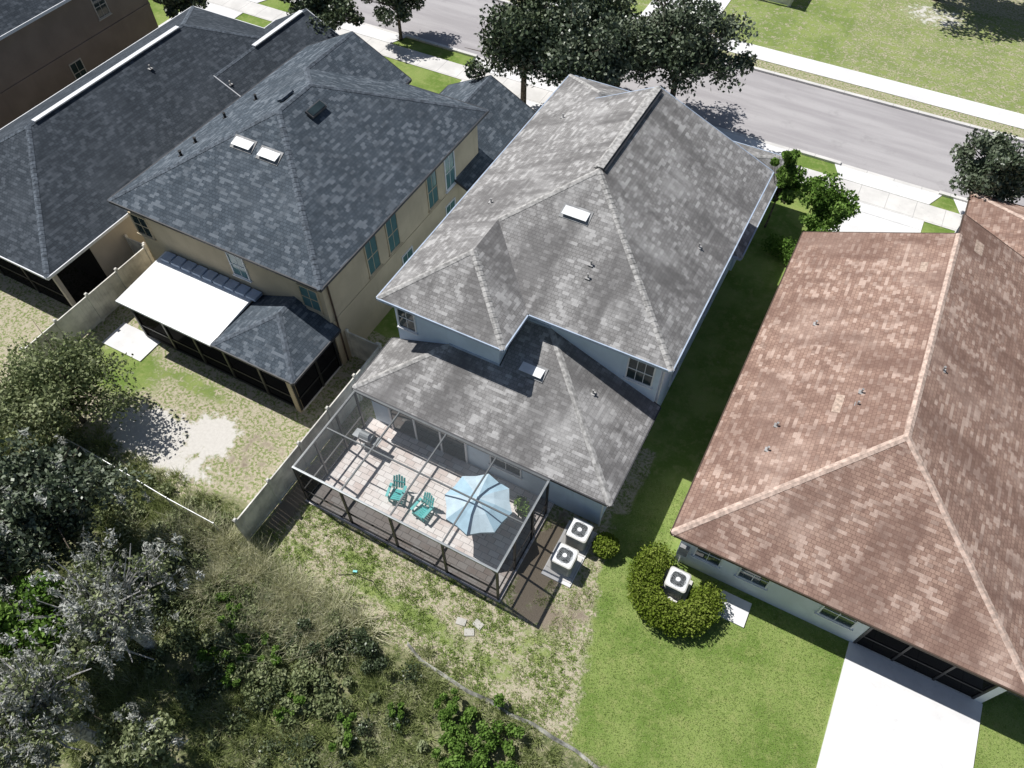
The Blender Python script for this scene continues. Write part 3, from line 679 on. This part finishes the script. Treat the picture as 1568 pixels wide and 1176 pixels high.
wc=t.mix(t.smooth(n2,.35,.65),(.10,.13,.05),(.28,.28,.15)); wc=t.mix(t.smooth(n3,.5,.7),wc,(.40,.365,.25))
c=t.mix(msk('wild',.7),c,wc)
M['ground']=t.end(t.bsdf(c,.95,.1,0,t.bump(n4,.8,.04)))
g=np_mesh('ground',V,Fq,M['ground'],smooth=True)
for nm,arr in(('lush',lush),('sand',sand),('wild',wild),('soil',soil)):
    a_=g.data.attributes.new(nm,'FLOAT','POINT'); a_.data.foreach_set('value',np.clip(arr,0,1).astype(np.float32).ravel())

def sheet(name,x0,x1,y0,y1,z,key):
    b=MB(); b.add([(x0,y0,z),(x1,y0,z),(x1,y1,z),(x0,y1,z)],[(0,1,2,3)],key); return b.build(name)
sheet('street',-200,200,40.3,47.3,.004,'asph')
def kerb(name,y0,y1,gaps):
    b=MB(); xs=-200
    for g0,g1 in gaps+[(200,200)]:
        if g0>xs: b.box((xs,y0,0),(g0,y1,.13),'walk')
        if g1>g0: b.box((g0,y0,0),(g1,y1,.03),'walk')
        xs=g1
    b.build(name)
kerb('kerb',40.05,40.3,[(-46,-41),(-35.5,-29.5),(-24,-16.2),(-9.0,-2.6),(.0,5.4),(14,20)])
kerb('kerb',47.3,47.55,[(-33,-27),(-17,-11)])
b=MB(); b.box((-200,37.4,0),(200,38.9,.03),'walk'); b.build('sidewalk')
b=MB(); b.box((-200,48.7,0),(200,50.3,.03),'conc'); b.build('sidewalk')
for a_,b_,y0_ in ((-45.5,-41.5,32),(-35,-30,33.4),(-23.5,-16.7,32.3),(-8.4,-3.1,34.9),(.2,5.1,30.0),(6.7,11.8,36.6)):
    b=MB()
    for k in range(int((37.4-y0_)/2.2)+1):
        ya=y0_+k*2.2; yb2=min(ya+2.18,37.38)
        if yb2>ya+.1: b.box((a_,ya,0),(b_,yb2,.035),'conc')
    b.add([(a_,38.92,.035),(b_,38.92,.035),(b_+.5,40.04,.035),(a_-.5,40.04,.035)],[(0,1,2,3)],'conc'); b.build('driveway')
for a_,b_ in((-32.5,-27.5),(-16.5,-11.5)):
    b=MB(); b.box((a_,47.56,0),(b_,48.68,.035),'conc'); b.box((a_,50.32,0),(b_,60,.035),'conc'); b.build('driveway')

# ================================================================== FOLIAGE
def leaves(C,size,shade,elong=1.5,flat=0.0):
    N=len(C); n=rng.normal(size=(N,3)); n[:,2]=np.abs(n[:,2])+flat; n/=np.linalg.norm(n,axis=1)[:,None]
    r=rng.normal(size=(N,3)); a=np.cross(n,r); a/=np.linalg.norm(a,axis=1)[:,None]; b=np.cross(n,a)
    s=(size*(.6+.8*rng.random(N)))[:,None]
    V=np.stack([C-a*s*elong*.5,C-b*s*.5,C+a*s*elong*.5,C+b*s*.5],1).reshape(-1,3)
    F=np.arange(4*N).reshape(-1,4); return V,F,shade
def clump_pts(cs,rs,n):
    out=[];sh=[]
    for c,r in zip(cs,rs):
        d=rng.normal(size=(n,3)); d/=np.linalg.norm(d,axis=1)[:,None]; rad=r*(.3+.95*rng.random(n)**.8)
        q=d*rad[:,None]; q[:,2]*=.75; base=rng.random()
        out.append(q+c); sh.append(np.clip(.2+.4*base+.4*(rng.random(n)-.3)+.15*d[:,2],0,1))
    return np.concatenate(out),np.concatenate(sh)
def tree(name,x,y,height,rad,zc,ncl,nl,leaf,mat,bark='bark',rz=None,tr=.14,cr=(.45,.95),moss=0):
    P=empty(name,(x,y,0)); rz=rz or rad*.75
    cs=[]
    while len(cs)<ncl:
        d=rng.normal(size=3); d/=np.linalg.norm(d); q=rng.random()**.45
        lump=1+.22*math.sin(3*math.atan2(d[1],d[0])+x)+.12*math.sin(5*math.atan2(d[1],d[0])+y)
        cs.append(np.array([x+d[0]*rad*q*lump*.88,y+d[1]*rad*q*lump*.88,zc+d[2]*rz*q*.85]))
    cs=np.array(cs); rs=rad*.24*(cr[0]+(cr[1]-cr[0])*rng.random(ncl))/.7
    C,sh=clump_pts(cs,rs,nl); k=C[:,2]>.05; C=C[k];sh=sh[k]
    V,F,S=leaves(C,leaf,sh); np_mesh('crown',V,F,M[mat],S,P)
    b=MB(); fz=max(.5,zc-rz*.75); b.tube([(x,y,-.1),(x+.03,y,.3),(x+.08,y-.04,fz)],[tr*1.35,tr,tr*.8],bark,8)
    for i in range(min(ncl,18)):
        c=cs[i]; m=(np.array([x,y,fz])*.5+c*.5)+rng.normal(size=3)*rad*.08+np.array([0,0,.1*rad])
        b.tube([(x+.08,y-.04,fz-.1),tuple(m),tuple(c)],[tr*.55,tr*.32,tr*.1],bark,5,False)
        for j in range(6 if moss>3000 else 2):
            e=c+rng.normal(size=3)*rad*.25+(np.array([0,0,.12*rad]) if moss>3000 else 0); b.tube([tuple(m),tuple((m+e)/2+rng.normal(size=3)*.1),tuple(e)],[tr*.22,tr*.16,tr*.07],bark,4,False)
    b.build('trunk_and_limbs',P)
    if moss:
        n=moss; base=cs[rng.integers(0,ncl,n//40)]+rng.normal(size=(n//40,3))*rad*.22
        C=np.repeat(base,40,0); C=C+rng.normal(size=C.shape)*np.array([.06,.06,.16]); N=len(C)
        V,F,S=leaves(C,.045,np.clip(np.repeat(rng.random(n//40)*.7,40)+.3*rng.random(N),0,1),3.2)
        np_mesh('spanish_moss',V,F,M['f_moss'],S,P)
    return P
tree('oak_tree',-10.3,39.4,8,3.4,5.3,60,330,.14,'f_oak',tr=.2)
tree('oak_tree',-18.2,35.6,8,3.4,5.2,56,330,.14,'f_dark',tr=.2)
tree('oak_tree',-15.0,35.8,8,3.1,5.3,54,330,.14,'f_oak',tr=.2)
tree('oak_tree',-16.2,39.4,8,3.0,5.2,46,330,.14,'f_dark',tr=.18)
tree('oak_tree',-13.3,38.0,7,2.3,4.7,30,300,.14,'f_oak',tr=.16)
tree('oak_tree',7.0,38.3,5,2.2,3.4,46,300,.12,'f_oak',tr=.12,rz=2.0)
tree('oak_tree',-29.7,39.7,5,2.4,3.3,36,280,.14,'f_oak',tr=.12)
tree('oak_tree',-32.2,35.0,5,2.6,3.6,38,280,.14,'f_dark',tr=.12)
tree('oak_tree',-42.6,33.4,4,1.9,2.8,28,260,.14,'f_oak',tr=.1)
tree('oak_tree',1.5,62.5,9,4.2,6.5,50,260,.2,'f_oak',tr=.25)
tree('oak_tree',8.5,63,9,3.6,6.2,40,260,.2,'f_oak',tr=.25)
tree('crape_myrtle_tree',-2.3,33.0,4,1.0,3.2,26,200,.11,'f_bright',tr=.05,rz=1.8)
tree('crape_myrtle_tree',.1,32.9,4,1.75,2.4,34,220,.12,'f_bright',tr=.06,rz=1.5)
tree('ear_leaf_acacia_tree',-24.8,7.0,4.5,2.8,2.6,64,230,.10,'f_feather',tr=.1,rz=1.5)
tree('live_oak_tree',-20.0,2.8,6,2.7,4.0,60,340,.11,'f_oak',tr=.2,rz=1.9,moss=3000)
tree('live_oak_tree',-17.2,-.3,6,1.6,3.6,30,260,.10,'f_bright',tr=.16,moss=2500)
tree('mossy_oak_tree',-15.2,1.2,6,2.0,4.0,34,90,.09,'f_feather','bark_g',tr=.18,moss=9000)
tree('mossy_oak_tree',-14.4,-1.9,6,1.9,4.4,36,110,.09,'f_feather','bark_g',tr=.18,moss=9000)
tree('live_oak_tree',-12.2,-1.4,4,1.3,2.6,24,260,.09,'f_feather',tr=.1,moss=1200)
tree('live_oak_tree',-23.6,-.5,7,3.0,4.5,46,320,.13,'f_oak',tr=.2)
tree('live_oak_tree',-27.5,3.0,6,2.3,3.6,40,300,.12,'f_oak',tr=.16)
def shrub(name,cs,rs,n,leaf,mat):
    C,sh=clump_pts(np.array(cs,float),np.array(rs,float),n); C[:,2]=np.abs(C[:,2])+.02
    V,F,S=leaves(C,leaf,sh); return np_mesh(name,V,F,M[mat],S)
shrub('round_shrub',[(-2.4,12.15,.42)]+[(-2.4+.2*math.cos(a),12.15+.2*math.sin(a),.45) for a in np.arange(0,6.28,1.05)],[.42]+[.28]*6,900,.06,'f_hedge')
hc=[];hr=[]
for k in range(26):
    an=math.radians(140+ k*9.2); R_=1.25+.06*math.sin(k*1.7)
    hc.append((.55+R_*math.cos(an),11.85+R_*1.0*math.sin(an),.55)); hr.append(.5)
for k in range(22):
    an=math.radians(150+ k*10); hc.append((.55+.95*math.cos(an)+.12*math.sin(k*5),11.85+.95*math.sin(an),.62)); hr.append(.27)
shrub('curved_hedge',hc,hr,800,.06,'f_hedge')
shrub('shrub',[(-.9,31.2,.6),(-.4,30.9,.5),(-1.5,31.3,.5)],[.6,.5,.5],500,.08,'f_bright')
shrub('potted_plant',[(-6.0,12.1,.6),(-5.85,11.9,.5),(-6.15,12.25,.45)],[.28,.22,.22],220,.07,'f_bright')
b=MB(); b.tube([(-6.0,12.05,.1),(-6.0,12.05,.42)],[.13,.18],'terracotta',14); b.build('plant_pot')
shrub('foundation_shrub',[(-8.2+i*.5,36.9,.4) for i in range(3)]+[(-1.8,36.5,.3),(-11.1,34,.5),(-10.3,33.6,.5),(-9.4,33.8,.5)],[.4]*7,300,.08,'f_bright')
cs=[];rs=[]
def addb(x,y,z,r): cs.append((x,y,z)); rs.append(r)
for _ in range(50):
    x=rng.uniform(-29,-16); y=rng.uniform(-5,2.6); addb(x,y,.3+rng.random()*.6,.3+.5*rng.random())
shrub('undergrowth',cs,rs,420,.09,'f_dark'); cs=[];rs=[]
for _ in range(100):
    x=rng.uniform(-18,-8); y=rng.uniform(1.4,5.1); addb(x,y,.15+rng.random()*.3,.14+.26*rng.random())
for _ in range(60): addb(rng.uniform(-15,-4),rng.uniform(-2,3.5),.15,.12+.22*rng.random())
for _ in range(60): addb(rng.uniform(-25,-16),rng.uniform(3.9,6.2),.25,.2+.28*rng.random())
shrub('undergrowth',cs,rs,220,.075,'f_feather'); cs=[];rs=[]
for _ in range(45): addb(rng.uniform(-16,-6),rng.uniform(.5,4.8),.1+rng.random()*.25,.15+.25*rng.random())
for x,y,r in ((-8.4,4.7,.55),(-9.2,4.4,.5),(-7.8,4.3,.45),(-10.6,4.3,.4)):
    for k in range(6): addb(x+rng.normal()*r*.5,y+rng.normal()*r*.5,.3+rng.random()*.5,r*.4)
shrub('dark_bush',cs,rs,260,.06,'f_dark'); cs=[];rs=[]
for x,y,r in ((-3.4,4.3,.8),(-2.7,4.0,.7),(-4.3,4.0,.6),(-3.2,3.4,.8),(-4.9,4.5,.35),(-2.1,3.4,.6),(-4.0,3.2,.6),(-1.0,3.6,.5),(-13.2,3.4,.4),(-12.3,2.7,.5),(-11.2,3.0,.4),(-9.5,1.8,.4),(-12.9,1.8,.5),(-13.8,3.8,.4),(-11.8,1.9,.5),(-7.4,2.2,.4),(-6.2,3.4,.3)):
    for k in range(9): addb(x+rng.normal()*r*.6,y+rng.normal()*r*.6,.2+rng.random()*.4,r*.24)
shrub('bright_bush',cs,rs,170,.07,'f_bright')
def blades(name,X,Y,Z,L,w,spread,mat,shade):
    N=len(X); an=rng.random(N)*6.283; lean=spread*(.3+.9*rng.random(N))
    dx=np.cos(an)*lean*L; dy=np.sin(an)*lean*L; px=-np.sin(an)*w; py=np.cos(an)*w
    a=np.stack([X-px,Y-py,Z],1); b_=np.stack([X+px,Y+py,Z],1)
    h=np.sqrt(np.clip(L*L-dx*dx-dy*dy,.01*L*L,None))
    c_=np.stack([X+dx,Y+dy,Z+h],1); V=np.stack([a,b_,c_],1).reshape(-1,3)
    return np_mesh(name,V,np.arange(3*N).reshape(-1,3),M[mat],shade)
T_=4400; tx=rng.uniform(-21,1.5,T_); ty=rng.uniform(-3,5.7,T_)
keep=(ty<5.3+.5*np.sin(tx*1.9)+.3*np.sin(tx*4.7))&(np.sin(tx*1.1+ty*.7)+np.cos(ty*1.9-tx*.5)+rng.normal(size=T_)*.6>-.7); tx=tx[keep];ty=ty[keep]
e=rng.uniform(-29,-15,450); f_=rng.uniform(3.6,6.9,450); tx=np.concatenate([tx,e]); ty=np.concatenate([ty,f_])
# tall pale reed clumps grouped in patches
ntl=len(tx)
for (cx,cy,sx,n_) in ((-13.5,5.0,.7,60),(-12.2,4.6,.6,60),(-11.2,4.9,.6,50),(-10.3,4.3,.6,60),(-9.6,5.0,.4,30),(-12.6,3.5,.6,40),(-15.6,5.2,.8,60),(-17.0,5.0,.7,40),(-14.6,4.0,.6,40)):
    tx=np.concatenate([tx,rng.normal(cx,sx,n_)]); ty=np.concatenate([ty,np.clip(rng.normal(cy,.45,n_),1,5.7)])
K=36; T_=len(tx); tl=.18+.30*rng.random(T_)*(1+.6*(tx<-7)); ts=rng.random(T_)*.7*(.55+.45*np.sin(tx*2.1+ty*1.3)*np.cos(ty*2.3-tx))+.08
tl[ntl:]=.6+.7*rng.random(T_-ntl); ts[ntl:]=.45+.45*rng.random(T_-ntl)
X=np.repeat(tx,K)+rng.normal(size=T_*K)*.08; Y=np.repeat(ty,K)+rng.normal(size=T_*K)*.08
blades('wild_grass',X,Y,np.zeros(T_*K)-.05,np.repeat(tl,K)*(.6+.6*rng.random(T_*K)),.015,.85,'f_wild',np.clip(np.repeat(ts,K)+.4*rng.random(T_*K),0,1))
def interp(arr,X,Y):
    ix=np.clip(np.searchsorted(gx,X),0,nx-1); iy=np.clip(np.searchsorted(gy,Y),0,ny-1); return arr[iy,ix]
N=230000; X=rng.uniform(-15,13,N); Y=rng.uniform(5.0,16,N)
inside=((X>-13.95)&(X<-2.7)&(Y>12.5))|((X>-13.9)&(X<-5.0)&(Y>8.4)&(Y<13))|((X>6.7)&(X<11.3))|((X>-.2)&(X<11.2)&(Y>13))|((X>-4.2)&(X<-2.9)&(Y>10.1)&(Y<12.7))|((X>2.05)&(X<3.3)&(Y>11.7)&(Y<12.8))
X=X[~inside];Y=Y[~inside]; lu=interp(lush,X,Y); so=interp(soil,X,Y); cl=np.sin(X*5.1+np.sin(Y*3.7)*1.5)*np.sin(Y*4.3+np.cos(X*2.9)*1.7)
k1=(lu>.5)&(rng.random(len(X))<.6); blades('lawn_grass',X[k1],Y[k1],0*X[k1],.04+.04*rng.random(k1.sum()),.010,.9,'f_lawn',rng.random(k1.sum()))
k2=(lu<=.5)&(cl+.6*rng.normal(size=len(X))>.1)&(so<.6); blades('patchy_lawn_grass',X[k2],Y[k2],0*X[k2],.05+.07*rng.random(k2.sum()),.012,.9,'f_dry',np.clip(.6*rng.random(k2.sum())+.4*(cl[k2]<.25),0,1))
N=1300; X=rng.uniform(-14.5,-1.5,N); Y=rng.uniform(5.2,8.4,N); k=(np.sin(X*2.3)+np.cos(Y*3.1+X)+rng.normal(size=N)*.7>.2); X=X[k];Y=Y[k]
K=18; Xr=np.repeat(X,K)+rng.normal(size=len(X)*K)*.055; Yr=np.repeat(Y,K)+rng.normal(size=len(X)*K)*.055
blades('lawn_weeds',Xr,Yr,0*Xr,.07+.07*rng.random(len(Xr)),.016,.9,'f_lawn',np.clip(np.repeat(rng.random(len(X))*.7,K)+.4*rng.random(len(Xr)),0,1))

# ================================================================== LIGHT, SKY, CAMERA
sun_vec=Vector((-1.7,.226,2.6)).normalized()
sd=bpy.data.lights.new('sun','SUN'); sd.energy=5.0; sd.angle=math.radians(.5); sd.color=(1,.98,.95)
so_=bpy.data.objects.new('sun',sd); COL.objects.link(so_); so_.rotation_euler=(-sun_vec).to_track_quat('-Z','Y').to_euler(); so_.location=(-30,10,50)
w=bpy.data.worlds.new('World'); scene.world=w; w.use_nodes=True; nt=w.node_tree; bg=nt.nodes['Background']
sk=nt.nodes.new('ShaderNodeTexSky'); sk.sky_type='NISHITA'; sk.sun_disc=False
sk.sun_elevation=math.asin(sun_vec.z); sk.sun_rotation=math.atan2(sun_vec.x,sun_vec.y)
nt.links.new(sk.outputs[0],bg.inputs[0]); bg.inputs[1].default_value=.06
cd=bpy.data.cameras.new('camera'); cam=bpy.data.objects.new('camera',cd); COL.objects.link(cam)
cam.location=(0,0,27); cam.rotation_euler=(math.radians(90-53.7),0,math.radians(28)); cd.sensor_width=36; cd.lens=1140/1568*36; cd.clip_end=3000; cd.clip_start=.1
scene.camera=cam
scene.view_settings.view_transform='Standard'; scene.view_settings.look='None'; scene.view_settings.exposure=0
